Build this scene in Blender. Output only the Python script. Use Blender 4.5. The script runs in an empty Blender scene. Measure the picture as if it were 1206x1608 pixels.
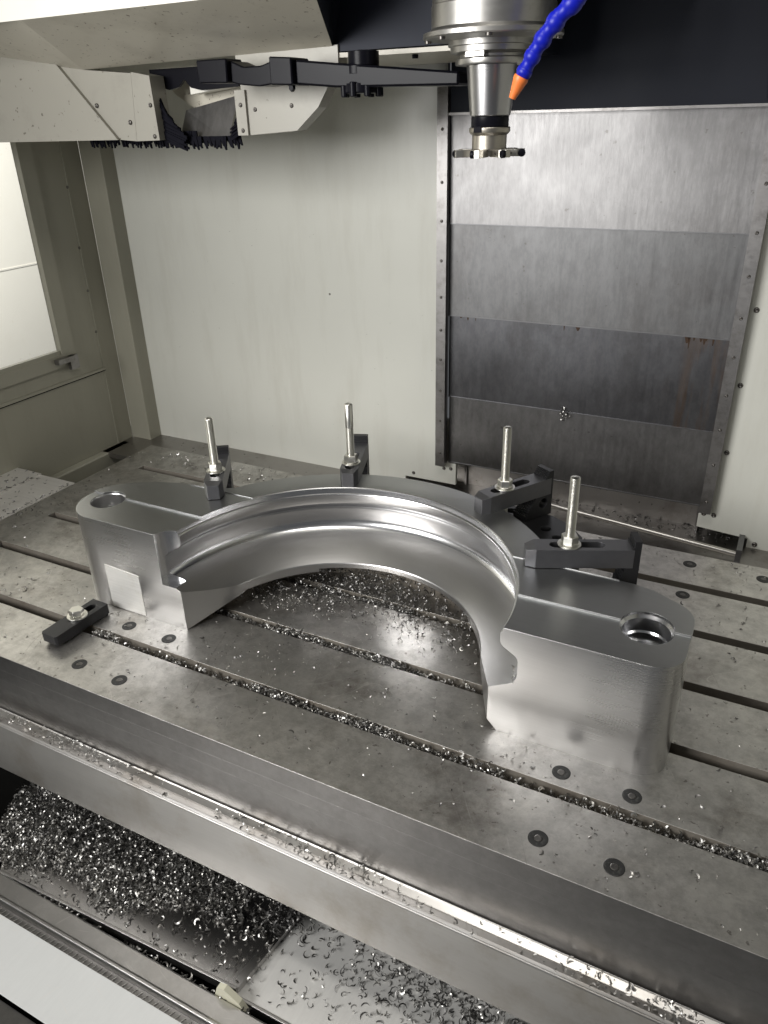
import bpy, bmesh, math, random
import numpy as np
from mathutils import Vector, Matrix
PI = math.pi
random.seed(7)
sc = bpy.context.scene
COL = sc.collection

# ------------------------------------------------------------------ camera
cd = bpy.data.cameras.new('camera'); cam = bpy.data.objects.new('camera', cd); COL.objects.link(cam)
R = Matrix(((0.88854494, 0.45808114, -0.02548659), (0.18978293, -0.41756408, -0.88860716), (-0.41769647, 0.78473047, -0.45796043)))
rt, dn, fw = R.row[0], R.row[1], R.row[2]
m3 = Matrix((rt, -dn, -fw)).transposed()
cam.matrix_world = Matrix.Translation((0, 0, 0.85)) @ m3.to_4x4()
cd.sensor_fit = 'VERTICAL'; cd.sensor_height = 24; cd.lens = 1203.9 / 1608 * 24
cd.clip_start = 0.02; cd.clip_end = 60
sc.camera = cam

# ------------------------------------------------------------------ world, lamps, exposure
w = bpy.data.worlds.new("World"); sc.world = w; w.use_nodes = True
bg = w.node_tree.nodes['Background']; bg.inputs['Color'].default_value = (0.93, 0.96, 1.0, 1); bg.inputs['Strength'].default_value = 0.10
sc.view_settings.view_transform = 'Standard'; sc.view_settings.look = 'None'; sc.view_settings.exposure = 0.0
def area(name, loc, target, sx, sy, power, col=(1, 0.97, 0.92)):
    l = bpy.data.lights.new(name, 'AREA'); l.shape = 'RECTANGLE'; l.size = sx; l.size_y = sy; l.energy = power; l.color = col
    o = bpy.data.objects.new(name, l); COL.objects.link(o); o.location = loc
    o.rotation_euler = (Vector(target) - Vector(loc)).to_track_quat('-Z', 'Y').to_euler(); return o
area('machine_lamp', (-0.35, 0.45, 1.75), (-0.5, 1.15, 0.1), 0.7, 0.16, 9)
area('door_light', (-1.5, -1.05, 1.15), (-0.15, 1.6, 0.40), 1.3, 0.9, 27, (1.0, 0.99, 0.97)).data.spread = math.radians(105)
area('hall_window_light', (-2.6, 1.9, 1.6), (-3.9, 2.2, 0.5), 1.0, 1.0, 75, (1, .99, .95))  # added lamp that only brightens the wall outside the window

# ------------------------------------------------------------------ materials
def newmat(name):
    m = bpy.data.materials.new(name); m.use_nodes = True; nt = m.node_tree
    return m, nt, nt.nodes, nt.links, nt.nodes['Principled BSDF']
def noise(N, L, vec, scale, detail=4, rough=0.6, stretch=(1, 1, 1)):
    mp = N.new('ShaderNodeMapping'); mp.inputs['Scale'].default_value = stretch; L.new(vec, mp.inputs['Vector'])
    n = N.new('ShaderNodeTexNoise'); n.inputs['Scale'].default_value = scale; n.inputs['Detail'].default_value = detail; n.inputs['Roughness'].default_value = rough
    L.new(mp.outputs[0], n.inputs['Vector']); return n.outputs['Fac']
def ramp(N, L, fac, a, b, ca, cb):
    r = N.new('ShaderNodeValToRGB'); r.color_ramp.elements[0].position = a; r.color_ramp.elements[1].position = b
    c = lambda v: (v, v, v, 1) if not isinstance(v, (tuple, list)) else (*v, 1)
    r.color_ramp.elements[0].color = c(ca); r.color_ramp.elements[1].color = c(cb); L.new(fac, r.inputs[0]); return r.outputs[0]
def mixc(N, L, fac, a, b, mode='MIX'):
    m = N.new('ShaderNodeMix'); m.data_type = 'RGBA'; m.blend_type = mode
    def put(s, v):
        if isinstance(v, bpy.types.NodeSocket): L.new(v, s)
        elif isinstance(v, (int, float)): s.default_value = v
        else: s.default_value = (*v, 1)
    put(m.inputs[0], fac); put(m.inputs[6], a); put(m.inputs[7], b); return m.outputs[2]
def metal(name, base, rough, streak=(1, 1, 1), sscale=60, svar=0.12, rvar=0.12, stain=None, stain_amt=0.5, stain_scale=5, metallic=1.0, bump=0.05, bevel=0.0, scratch=0.0, aniso=0.0, spots=None, rings=0, lines=0, grime=0, gst=(1, 1, 1)):
    m, nt, N, L, b = newmat(name)
    tc = N.new('ShaderNodeTexCoord').outputs['Object']
    f = noise(N, L, tc, sscale, 5, 0.65, streak)
    big = noise(N, L, tc, 3.1, 4, 0.6)
    col = mixc(N, L, f, tuple(c * (1 - svar) for c in base), tuple(min(1, c * (1 + svar)) for c in base))
    col = mixc(N, L, ramp(N, L, big, .35, .7, 0, 0.35), col, tuple(c * 0.8 for c in base))
    if stain:
        s = noise(N, L, tc, stain_scale, 7, 0.72)
        col = mixc(N, L, ramp(N, L, s, .5, .68, 0, stain_amt), col, stain)
    if grime:
        g1 = noise(N, L, tc, 38, 9, .78, gst); g2 = noise(N, L, tc, 5, 5, .65)
        col = mixc(N, L, ramp(N, L, g1, .47, .66, 0, grime), col, tuple(c * .42 for c in base))
        col = mixc(N, L, ramp(N, L, g1, .36, .50, grime * .55, 0), col, tuple(min(1, c * 1.5) for c in base))
        col = mixc(N, L, ramp(N, L, g2, .46, .62, 0, grime * .8), col, tuple(c * .6 for c in base))
    if scratch:
        for k, st in enumerate(((9, .35, 1), (.4, 7, 1), (6, .3, 1))):
            rm = N.new('ShaderNodeMapping'); rm.inputs['Rotation'].default_value = (0, 0, (.45, -.3, 1.9)[k]); L.new(tc, rm.inputs['Vector'])
            s2 = noise(N, L, rm.outputs[0], 17 + 9 * k, 3, 0.6, st)
            col = mixc(N, L, ramp(N, L, s2, .66, .70, 0, scratch), col, (0.75, 0.73, 0.70))
    if lines:
        for k, (sc_, st) in enumerate(((2.2, (1, 5, 1)), (3.1, (4, .8, 1)), (6.5, (1, 2.2, 1)))):
            rm = N.new('ShaderNodeMapping'); rm.inputs['Rotation'].default_value = (0, 0, (.9, -.5, 2.2)[k]); L.new(tc, rm.inputs['Vector'])
            s4 = noise(N, L, rm.outputs[0], sc_, 1, .3, st)
            d = N.new('ShaderNodeMath'); d.operation = 'SUBTRACT'; L.new(s4, d.inputs[0]); d.inputs[1].default_value = (.5, .46, .53)[k]
            ab = N.new('ShaderNodeMath'); ab.operation = 'ABSOLUTE'; L.new(d.outputs[0], ab.inputs[0])
            brk = noise(N, L, tc, 9, 3, .7)
            mu = N.new('ShaderNodeMath'); mu.operation = 'MULTIPLY'; L.new(ramp(N, L, ab.outputs[0], .0006, .0022, 1, 0), mu.inputs[0]); L.new(ramp(N, L, brk, .5, .6, 0, lines), mu.inputs[1])
            col = mixc(N, L, mu.outputs[0], col, ((.8, .78, .75), (.13, .11, .1), (.8, .78, .75))[k])
        sm = noise(N, L, tc, 11, 8, .75, (1, 1, 1)); sm2 = noise(N, L, tc, 2.2, 3, .6)
        mu = N.new('ShaderNodeMath'); mu.operation = 'MULTIPLY'; L.new(ramp(N, L, sm, .5, .66, 0, .55), mu.inputs[0]); L.new(ramp(N, L, sm2, .45, .6, 0, 1), mu.inputs[1])
        col = mixc(N, L, mu.outputs[0], col, (.70, .68, .64))
    if spots:
        s3 = noise(N, L, tc, spots[1], 3, 0.6)
        col = mixc(N, L, ramp(N, L, s3, spots[2], spots[2] + .04, 0, spots[3]), col, spots[0])
    L.new(col, b.inputs['Base Color']); b.inputs['Metallic'].default_value = metallic
    rr = mixc(N, L, f, (rough * (1 - rvar),) * 3, (min(1, rough * (1 + rvar)),) * 3)
    rr = mixc(N, L, ramp(N, L, big, .35, .65, 0, .5), rr, (min(1, rough * 1.35),) * 3)
    L.new(rr, b.inputs['Roughness'])
    if aniso: b.inputs['Anisotropic'].default_value = aniso
    bp = N.new('ShaderNodeBump'); bp.inputs['Strength'].default_value = bump; bp.inputs['Distance'].default_value = 0.002
    L.new(f, bp.inputs['Height']); L.new(bp.outputs[0], b.inputs['Normal'])
    if bevel:
        bv = N.new('ShaderNodeBevel'); bv.samples = 4; bv.inputs['Radius'].default_value = bevel; L.new(bv.outputs[0], bp.inputs['Normal'])
    return m
def paint(name, base, rough=0.35, dirt=None, dirt_amt=0.5, dscale=90, thr=0.68, var=0.05, runs=False, bump=0.02, metallic=0, bevel=0):
    m, nt, N, L, b = newmat(name)
    tc = N.new('ShaderNodeTexCoord').outputs['Object']
    big = noise(N, L, tc, 2.3, 4, 0.6)
    col = mixc(N, L, big, tuple(c * (1 - var) for c in base), tuple(min(1, c * (1 + var)) for c in base))
    if dirt:
        s = noise(N, L, tc, dscale, 3, 0.6)
        col = mixc(N, L, ramp(N, L, s, thr, thr + .04, 0, dirt_amt), col, dirt)
        s2 = noise(N, L, tc, 6, 6, 0.7, (1, 1, 1) if not runs else (2.2, 2.2, .35))
        col = mixc(N, L, ramp(N, L, s2, .5, .8, 0, dirt_amt * .45), col, dirt)
    L.new(col, b.inputs['Base Color'])
    r = mixc(N, L, big, (rough * .8,) * 3, (rough * 1.25,) * 3); L.new(r, b.inputs['Roughness']); b.inputs['Metallic'].default_value = metallic
    n = noise(N, L, tc, 250, 2, 0.5); bp = N.new('ShaderNodeBump'); bp.inputs['Strength'].default_value = bump; bp.inputs['Distance'].default_value = .001
    L.new(n, bp.inputs['Height']); L.new(bp.outputs[0], b.inputs['Normal'])
    if bevel:
        bv = N.new('ShaderNodeBevel'); bv.samples = 4; bv.inputs['Radius'].default_value = bevel; L.new(bv.outputs[0], bp.inputs['Normal'])
    return m
M = {}
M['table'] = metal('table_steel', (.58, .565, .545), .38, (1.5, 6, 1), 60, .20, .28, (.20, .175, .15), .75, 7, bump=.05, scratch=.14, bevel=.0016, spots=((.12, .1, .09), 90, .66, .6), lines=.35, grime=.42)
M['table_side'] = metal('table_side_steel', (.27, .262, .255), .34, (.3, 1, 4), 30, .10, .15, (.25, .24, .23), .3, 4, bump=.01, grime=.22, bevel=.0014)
M['slot'] = metal('slot_steel', (.26, .235, .20), .5, (1, 1, 8), 30, .3, .1, bump=.05, metallic=.5, stain=(.10, .075, .055), bevel=.002)
M['work'] = metal('machined_steel', (.70, .695, .69), .27, (.15, 1, 10), 50, .08, .22, bump=.0, bevel=.0016)
M['work_top'] = metal('milled_steel_top', (.40, .405, .405), .33, (.5, 5, 1), 70, .10, .2, bump=.004, bevel=.0016)
M['cone'] = metal('satin_turned_steel', (.50, .495, .49), .30, (.3, .3, 14), 45, .05, .08, bump=.0)
M['bore'] = metal('turned_steel_bore', (.68, .68, .69), .21, (.3, .3, 14), 45, .05, .08, bump=.0)
M['ground'] = metal('freshly_milled_steel', (.74, .73, .70), .38, (.3, 1, 14), 34, .22, .15, stain=(.6, .57, .5), stain_amt=.5, stain_scale=22, bump=.02, metallic=.45)  # pale base stands in for a bright reflection on the face
M['gutter'] = metal('stainless_gutter', (.56, .545, .525), .32, (.3, 1, 8), 25, .10, .2, (.30, .25, .19), .5, 5, bump=.01, bevel=.002)
M['waycover'] = metal('way_cover_steel', (.50, .49, .48), .24, (8, .4, 1), 30, .05, .12, bump=.01, bevel=.001)
M['brightcover'] = metal('satin_cover_steel', (.86, .85, .82), .5, (8, .4, 1), 30, .08, .12, bump=.01, metallic=.55)  # light on the right-hand lower cover is put into this paler base
M['sill'] = metal('sill_steel', (.50, .49, .475), .3, (2, 2, 1), 22, .12, .25, (.72, .71, .69), .4, 12, bump=.02, bevel=.002, scratch=.3)
M['panel'] = metal('stained_cover_steel', (.275, .27, .27), .38, (5, 1, .45), 30, .34, .35, (.15, .14, .135), .55, 2.2, bump=.06, grime=.28, gst=(1.6, 1, .5), spots=((.12, .11, .1), 60, .69, .5))
M['panel_mid'] = metal('grey_cover_steel', (.19, .19, .192), .42, (5, 1, .35), 22, .2, .3, (.13, .12, .115), .6, 2.6, bump=.08, grime=.28, gst=(1.5, 1, .6), spots=((.10, .09, .08), 60, .69, .5))
M['panel_dark'] = metal('dark_cover_steel', (.26, .255, .255), .34, (5, 1, .35), 20, .12, .2, (.12, .11, .10), .6, 2.6, bump=.06, grime=.32, gst=(1.4, 1, .7), spots=((.08, .07, .07), 60, .69, .5))
M['strip'] = metal('strip_steel', (.30, .29, .285), .36, (1, 1, 2), 60, .2, .2, (.12, .11, .1), .5, 30, bump=.03)
M['strip_dark'] = metal('dark_strip_steel', (.2, .2, .205), .4, (1, 1, 2), 60, .2, .2, bump=.03)
M['clamp'] = metal('black_oxide_steel', (.17, .17, .18), .36, (1, 1, 1), 70, .15, .15, bump=.05, metallic=.85, bevel=.0012)
M['block'] = metal('black_step_block', (.05, .05, .053), .38, (1, 1, 1), 70, .15, .15, bump=.05, metallic=.8, bevel=.001)
M['zinc'] = metal('zinc_plated_steel', (.74, .73, .68), .28, (1, 1, 1), 90, .06, .12, bump=.02, bevel=.0008)
M['spindle'] = metal('spindle_steel', (.44, .43, .41), .33, (1, 1, 3), 60, .1, .2, (.2, .19, .17), .5, 18, bump=.02)
M['holder'] = metal('holder_steel', (.44, .435, .44), .27, (1, 1, 10), 50, .03, .1, bump=.01)
M['nickel'] = metal('nickel_cutter_body', (.42, .39, .34), .36, (1, 1, 4), 60, .05, .1, bump=.01, bevel=.0008)
M['insert'] = metal('cutter_arm_steel', (.5, .48, .44), .32, bump=.02, bevel=.0006)
M['chip'] = metal('cut_steel_chip', (.46, .45, .43), .36, (1, 1, 1), 300, .25, .3, bump=.1)
M['chip_dark'] = metal('dark_steel_chip', (.20, .195, .19), .4, (1, 1, 1), 300, .3, .3, bump=.1)
M['tray'] = metal('tray_steel', (.36, .345, .33), .36, (2, 1, 1), 20, .12, .2, (.14, .12, .10), .5, 8, bump=.03, spots=((.05, .05, .05), 45, .66, .8))
M['side_plate'] = metal('brushed_plate', (.72, .70, .67), .42, (.25, 6, 1), 14, .18, .2, bump=.03, metallic=.6, spots=((.07, .065, .06), 60, .68, .85), bevel=.001)
M['pipe'] = metal('pipe_steel', (.55, .53, .5), .3, bump=.01)
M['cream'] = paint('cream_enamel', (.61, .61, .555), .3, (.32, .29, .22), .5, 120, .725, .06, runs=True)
M['cream_side'] = paint('cream_enamel_side', (.30, .29, .235), .34, (.12, .11, .08), .4, 60, .74, .05, runs=True)  # same cream enamel, darkened to put the left wall's shade into the colour
M['cream_dirty'] = paint('cream_enamel_splashed', (.52, .49, .41), .38, (.09, .06, .035), .8, 105, .65, .08)
M['cream_cover'] = paint('grey_cream_cover', (.35, .335, .29), .36, (.10, .09, .07), .8, 70, .67, .04)
M['white'] = paint('white_enamel', (.80, .78, .71), .35, (.3, .26, .2), .25, 80, .72, .03)
M['navy'] = paint('dark_navy_paint', (.016, .019, .030), .6, None, var=.2, bump=.1)
M['black'] = paint('black_paint', (.006, .006, .009), .3, None, var=.15, bevel=.001)
def low_spec(m, v):
    m.node_tree.nodes['Principled BSDF'].inputs['Specular IOR Level'].default_value = v; return m
M['brush'] = paint('black_brush', (.008, .008, .012), .7, None)
M['blue'] = paint('blue_plastic', (.004, .010, .36), .38, None, var=.1)
M['orange'] = paint('orange_plastic', (.80, .20, .045), .4, None, var=.06)
M['rubberw'] = paint('cream_plastic', (.66, .64, .50), .5, None)
M['screw'] = metal('screw_steel', (.16, .15, .14), .35, bump=.02)
M['plug'] = paint('black_plug', (.012, .012, .012), .5, (.06, .06, .055), .4, 200, .55, .15)
M['plugc'] = metal('plug_centre', (.15, .145, .14), .4, sscale=400, svar=.4)
M['dark'] = paint('black_gap', (.006, .006, .006), .8, None)  # near-black; also stands in for deep shade below the table
M['hall'] = paint('hall_wall_white', (.86, .84, .76), .7, (.6, .55, .42), .25, 30, .7, .03)
M['sheet'] = metal('white_protective_film', (.74, .75, .74), .38, (3, .4, 1), 60, .05, .2, bump=.04, metallic=.08, scratch=.55)

# glass
def mk_glass():
    m, nt, N, L, b = newmat('window_glass')
    t = N.new('ShaderNodeBsdfTransparent'); g = N.new('ShaderNodeBsdfGlossy'); g.inputs['Roughness'].default_value = .03
    f = N.new('ShaderNodeFresnel'); f.inputs[0].default_value = 1.2; mx = N.new('ShaderNodeMixShader')
    L.new(f.outputs[0], mx.inputs[0]); L.new(t.outputs[0], mx.inputs[1]); L.new(g.outputs[0], mx.inputs[2]); L.new(mx.outputs[0], N['Material Output'].inputs['Surface']); return m
M['glass'] = mk_glass()
low_spec(M['brush'], .05); low_spec(M['black'], .10); low_spec(M['navy'], .3); low_spec(M['dark'], .05); low_spec(M['blue'], .35)
# rust-streaked panel
def mk_rust(name, base):
    m = metal(name, base, .32, (5, 1, .3), 20, .12, .2, (.10, .09, .085), .6, 2.6, bump=.06, grime=.32, gst=(1.4, 1, .7))
    nt = m.node_tree; N = nt.nodes; L = nt.links; b = N['Principled BSDF']
    src = b.inputs['Base Color'].links[0].from_socket
    tc = N.new('ShaderNodeTexCoord').outputs['Object']
    s = noise(N, L, tc, 16, 5, .7, (2.2, 1, .25)); s2 = noise(N, L, tc, 3.2, 2, .5, (1, 1, .2))
    mu = N.new('ShaderNodeMath'); mu.operation = 'MULTIPLY'; L.new(ramp(N, L, s, .47, .62, 0, 1), mu.inputs[0]); L.new(ramp(N, L, s2, .46, .60, 0, .5), mu.inputs[1])
    c = mixc(N, L, mu.outputs[0], src, (.22, .12, .05)); L.new(c, b.inputs['Base Color']); return m
M['panel_rust'] = mk_rust('rust_streaked_cover_steel', (.18, .18, .19))
M['rust'] = paint('rust_drip', (.06, .032, .016), .8, (.04, .02, .01), .8, 200, .5, .3)

# ------------------------------------------------------------------ mesh helpers
def link(name, me, mat=None, parent=None, loc=None, smooth=None):
    o = bpy.data.objects.new(name, me); COL.objects.link(o)
    if mat is not None and len(me.materials) == 0:
        for mm in (mat if isinstance(mat, (list, tuple)) else [mat]): me.materials.append(mm)
    if parent is not None: o.parent = parent
    if loc is not None: o.location = loc
    if smooth is not None:
        me.polygons.foreach_set('use_smooth', [True] * len(me.polygons)); me.set_sharp_from_angle(angle=math.radians(smooth))
    return o
def tag(o, label, cat, group=None):
    o['label'] = label; o['category'] = cat
    if group: o['group'] = group
    return o
def struct(o, label=None):
    o['kind'] = 'structure'
    if label: o['label'] = label
    return o
def thing(name, loc, label, cat, group=None, rz=0):
    o = bpy.data.objects.new(name, None); COL.objects.link(o); o.location = loc; o.rotation_euler.z = rz; o.empty_display_size = .02
    return tag(o, label, cat, group)
def b_box(bm, x0, x1, y0, y1, z0, z1, mi=0):
    v = [bm.verts.new(p) for p in ((x0, y0, z0), (x1, y0, z0), (x1, y1, z0), (x0, y1, z0), (x0, y0, z1), (x1, y0, z1), (x1, y1, z1), (x0, y1, z1))]
    for f in ((0, 3, 2, 1), (4, 5, 6, 7), (0, 1, 5, 4), (1, 2, 6, 5), (2, 3, 7, 6), (3, 0, 4, 7)):
        bm.faces.new([v[i] for i in f]).material_index = mi
def tomesh(bm, name='m', recalc=True):
    if recalc: bmesh.ops.recalc_face_normals(bm, faces=bm.faces)
    me = bpy.data.meshes.new(name); bm.to_mesh(me); bm.free(); return me
def box(name, x0, x1, y0, y1, z0, z1, mat, parent=None, bevel=0):
    bm = bmesh.new(); b_box(bm, x0, x1, y0, y1, z0, z1)
    if bevel: bmesh.ops.bevel(bm, geom=bm.edges[:], offset=bevel, segments=2, affect='EDGES', profile=.6)
    return link(name, tomesh(bm, name), mat, parent)
def b_prism(bm, pts, axis, a0, a1, mi=0):
    """polygon pts extruded along axis: 'y' takes (x,z), 'x' takes (y,z), 'z' takes (x,y)"""
    def mk(p, a): return {'y': (p[0], a, p[1]), 'x': (a, p[0], p[1]), 'z': (p[0], p[1], a)}[axis]
    A = [bm.verts.new(mk(p, a0)) for p in pts]; B = [bm.verts.new(mk(p, a1)) for p in pts]; n = len(pts)
    bm.faces.new(A).material_index = mi; bm.faces.new(B[::-1]).material_index = mi
    for i in range(n): bm.faces.new((A[i], B[i], B[(i + 1) % n], A[(i + 1) % n])).material_index = mi
def prism(name, pts, axis, a0, a1, mat, parent=None, bevel=0, smooth=None):
    bm = bmesh.new(); b_prism(bm, pts, axis, a0, a1)
    if bevel:
        bmesh.ops.recalc_face_normals(bm, faces=bm.faces)
        bmesh.ops.bevel(bm, geom=bm.edges[:], offset=bevel, segments=1, affect='EDGES')
    return link(name, tomesh(bm, name), mat, parent, smooth=smooth)
def b_lathe(bm, prof, seg=32, cx=0, cy=0, mi=0, cap=True, a0=0, a1=2 * PI):
    rings = []; full = abs(a1 - a0 - 2 * PI) < 1e-6; n = seg if full else seg + 1
    for r, z in prof:
        rings.append([bm.verts.new((cx + r * math.cos(a0 + (a1 - a0) * i / seg), cy + r * math.sin(a0 + (a1 - a0) * i / seg), z)) for i in range(n)])
    for A, B in zip(rings, rings[1:]):
        for i in range(seg): bm.faces.new((A[i], A[(i + 1) % n], B[(i + 1) % n], B[i])).material_index = mi
    if cap and full:
        bm.faces.new(rings[0][::-1]).material_index = mi; bm.faces.new(rings[-1]).material_index = mi
def lathe(name, prof, mat, parent=None, seg=32, cx=0, cy=0, smooth=35, loc=None, cap=True):
    bm = bmesh.new(); b_lathe(bm, prof, seg, cx, cy, cap=cap); return link(name, tomesh(bm, name), mat, parent, loc, smooth)
def hexa(bm, r, z0, z1, cx=0, cy=0, rot=0, ch=.0015):
    ri = r * .9
    def ring(rad, z): return [bm.verts.new((cx + rad * math.cos(rot + i * PI / 3), cy + rad * math.sin(rot + i * PI / 3), z)) for i in range(6)]
    R_ = [ring(ri, z0), ring(r, z0 + ch), ring(r, z1 - ch), ring(ri, z1)]
    for A, B in zip(R_, R_[1:]):
        for i in range(6): bm.faces.new((A[i], A[(i + 1) % 6], B[(i + 1) % 6], B[i]))
    bm.faces.new(R_[0][::-1]); bm.faces.new(R_[-1])
def tube(name, pts, r, mat, parent=None, seg=14):
    bm = bmesh.new(); rings = []
    pts = [Vector(p) for p in pts]
    for i, p in enumerate(pts):
        d = (pts[min(i + 1, len(pts) - 1)] - pts[max(i - 1, 0)]).normalized()
        a = d.cross(Vector((0, 0, 1))); a = a.normalized() if a.length > 1e-3 else Vector((1, 0, 0)); b = d.cross(a)
        rr = r[i] if isinstance(r, (list, tuple)) else r
        rings.append([bm.verts.new(p + rr * (math.cos(t) * a + math.sin(t) * b)) for t in [2 * PI * k / seg for k in range(seg)]])
    for A, B in zip(rings, rings[1:]):
        for i in range(seg): bm.faces.new((A[i], A[(i + 1) % seg], B[(i + 1) % seg], B[i]))
    bm.faces.new(rings[0]); bm.faces.new(rings[-1][::-1])
    return link(name, tomesh(bm, name), mat, parent, smooth=50)
def boolean(o, cutters, op='DIFFERENCE'):
    for c in cutters:
        md = o.modifiers.new('b', 'BOOLEAN'); md.object = c; md.operation = op; md.solver = 'EXACT'
    dg = bpy.context.evaluated_depsgraph_get(); me = bpy.data.meshes.new_from_object(o.evaluated_get(dg)); o.modifiers.clear()
    o.data = me
    for c in cutters: bpy.data.objects.remove(c)
    return o
def arc(cx, cy, r, a0, a1, n):
    return [(cx + r * math.cos(math.radians(a0 + (a1 - a0) * i / n)), cy + r * math.sin(math.radians(a0 + (a1 - a0) * i / n))) for i in range(n + 1)]

def copy_part(src, parent, loc):
    o = src.copy(); COL.objects.link(o); o.parent = parent; o.location = loc; return o

# ------------------------------------------------------------------ enclosure (the setting)
TB = -0.04
YW = 1.75
def wall_plate(name, x0, x1, z0, z1, mat='cream', y=YW, t=.012):
    return box(name, x0, x1, y, y + t, z0, z1, M[mat])
# left cream panel of the back wall, right cream panel (stepped lower edge)
bw = prism('back_wall', [(-1.82, -.30), (-.86, -.30), (-.86, -.041), (-.71, -.041), (-.71, .02), (-.745, .02), (-.745, 1.6), (-1.82, 1.6)], 'y', YW, YW + .012, M['cream']); struct(bw, 'pale cream rear wall panel of the machine enclosure')
bwr = prism('back_wall', [(-.078, 1.6), (-.078, .02), (-.095, .02), (-.095, -.03), (.018, -.038), (.018, -.30), (1.4, -.30), (1.4, 1.6)], 'y', YW, YW + .012, M['cream']); struct(bwr, 'cream rear wall panel right of the steel covers')
def dome(r=.006, h=.0035):
    bm = bmesh.new(); b_lathe(bm, [(r, 0), (r * .96, h * .5), (r * .7, h * .9), (r * .35, h), (r * .3, h * .55)], 14)
    return tomesh(bm, 'screw')
dome_me = dome()
dome_me.materials.append(M['screw']); dome_me.polygons.foreach_set('use_smooth', [True] * len(dome_me.polygons))
def screw(parent, x, y, z, rx=PI / 2, ry=0, s=1):
    o = bpy.data.objects.new('screw', dome_me); COL.objects.link(o); o.parent = parent; o.location = (x, y, z); o.rotation_euler = (rx, ry, 0); o.scale = (s, s, s); return o
for x, z in ((-.744, .002), (-.724, .004), (-.835, -.028)): screw(bw, x, YW, z, s=.8)
screw(bw, -1.074, YW, .441, s=.45)
for x, z in ((-.056, .48), (-.059, .32), (-.06, .164), (-.084, .006), (-.062, .006), (.035, -.049), (-.05, .64)): screw(bwr, x, YW, z, s=.95)
# corner column on the left: flat facing the table, returns on both sides
XL = -1.83
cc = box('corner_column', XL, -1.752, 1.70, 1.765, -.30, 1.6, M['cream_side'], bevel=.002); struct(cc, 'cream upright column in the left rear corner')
# left wall with window opening: panels around the hole
lw = bpy.data.meshes.new('left_wall'); bm = bmesh.new()
T = .012
for (y0, y1, z0, z1) in ((-.2, .3, -.4, 1.6), (.3, 1.49, -.4, .268), (1.49, 1.70, -.4, 1.6)):
    b_box(bm, XL - T, XL, y0, y1, z0, z1)
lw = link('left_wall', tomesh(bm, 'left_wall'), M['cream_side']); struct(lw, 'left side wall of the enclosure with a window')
# raised panel seam lines on the left wall
prism('seam_rail', [(-.2, .183), (1.64, .183), (1.64, .190), (-.2, .190)], 'x', XL, XL + .006, M['cream_side'], lw)
prism('seam_rail', [(-.2, .179), (1.64, .179), (1.64, .183), (-.2, .183)], 'x', XL, XL + .002, M['dark'], lw)
prism('corner_seam', [(1.634, -.1), (1.64, -.1), (1.64, 1.6), (1.634, 1.6)], 'x', XL, XL + .002, M['cream_side'], lw)
for z in (.70, .54, .42, .30): screw(lw, XL, 1.634, z, PI / 2, 0, .7).rotation_euler = (0, PI / 2, 0)
prism('bottom_rail', [(-.2, -.115), (1.66, -.115), (1.66, -.06), (-.2, -.06)], 'x', XL, XL + .03, M['cream_side'], lw, bevel=.004)
# window: frame, pane, latch
win = thing('side_window', (0, 0, 0), 'bright side window with cream frame and small latch in the left wall', 'window')
bm = bmesh.new()
b_box(bm, XL - .0118, XL + .008, 1.4895, 1.535, .232, 1.6); b_box(bm, XL - .0118, XL + .008, .3, 1.4895, .232, .2685)
link('frame', tomesh(bm), M['cream_side'], win)
prism('inner_bead', [(.3, .2685), (1.485, .2685), (1.485, .28), (.3, .28)], 'x', XL - .008, XL + .006, M['cream_side'], win)
box('pane', XL - .011, XL - .008, .3, 1.489, .2690, 1.6, M['glass'], win)
bm = bmesh.new(); b_box(bm, XL + .012, XL + .03, 1.455, 1.515, .248, .262); b_box(bm, XL + .012, XL + .024, 1.50, 1.53, .222, .262)
link('latch', tomesh(bm), M['strip'], win)
hall = box('hall_wall', -3.9, -3.88, -1.5, 4.5, -1, 3.2, M['hall']); struct(hall, 'white lit wall outside the side window')
for k in range(4): prism('panel_joint', [(-1.5, .15 + k * .75), (4.5, .15 + k * .75), (4.5, .158 + k * .75), (-1.5, .158 + k * .75)], 'x', -3.88, -3.876, M['white'], hall)
for k in range(6): prism('panel_joint', [(-1 + k * .9, -1), (-.99 + k * .9, -1), (-.99 + k * .9, 3.2), (-1 + k * .9, 3.2)], 'x', -3.88, -3.874, M['white'], hall)

# opening below the covers: tray floor and apron
tray = box('rear_tray', -1.83, 1.4, 1.562, 1.83, -.075, -.06, M['tray']); struct(tray, 'stained steel tray floor behind the table')
ap = box('rear_apron', -.90, .03, 1.81, 1.82, -.06, .12, M['tray']); struct(ap, 'dull steel apron below the cover panels')
prism('apron_flange', [(-.705, -.06), (-.698, -.06), (-.698, .05), (-.705, .05)], 'y', 1.80, 1.81, M['strip'], ap)
prism('apron_flange', [(-.101, -.06), (-.094, -.06), (-.094, .05), (-.101, .05)], 'y', 1.78, 1.81, M['strip'], ap)
pipe = thing('coolant_pipe', (-.2, 1.68, -.03), 'thin steel pipe running along the tray behind the table', 'pipe')
pts = [(-.62, 1.60, -.045), (-.52, 1.64, -.024), (-.46, 1.675, -.014), (-.43, 1.685, -.013), (-.40, 1.685, -.016), (-.2, 1.682, -.031), (.0, 1.68, -.046)]
o = tube('pipe_run', [Vector(p) - Vector(pipe.location) for p in pts], .0065, M['pipe'], pipe)
bm = bmesh.new(); b_box(bm, 0, .012, 1.67, 1.75, -.06, -.03); o = link('bracket', tomesh(bm), M['strip_dark'], pipe); o.location = -Vector(pipe.location)
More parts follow.
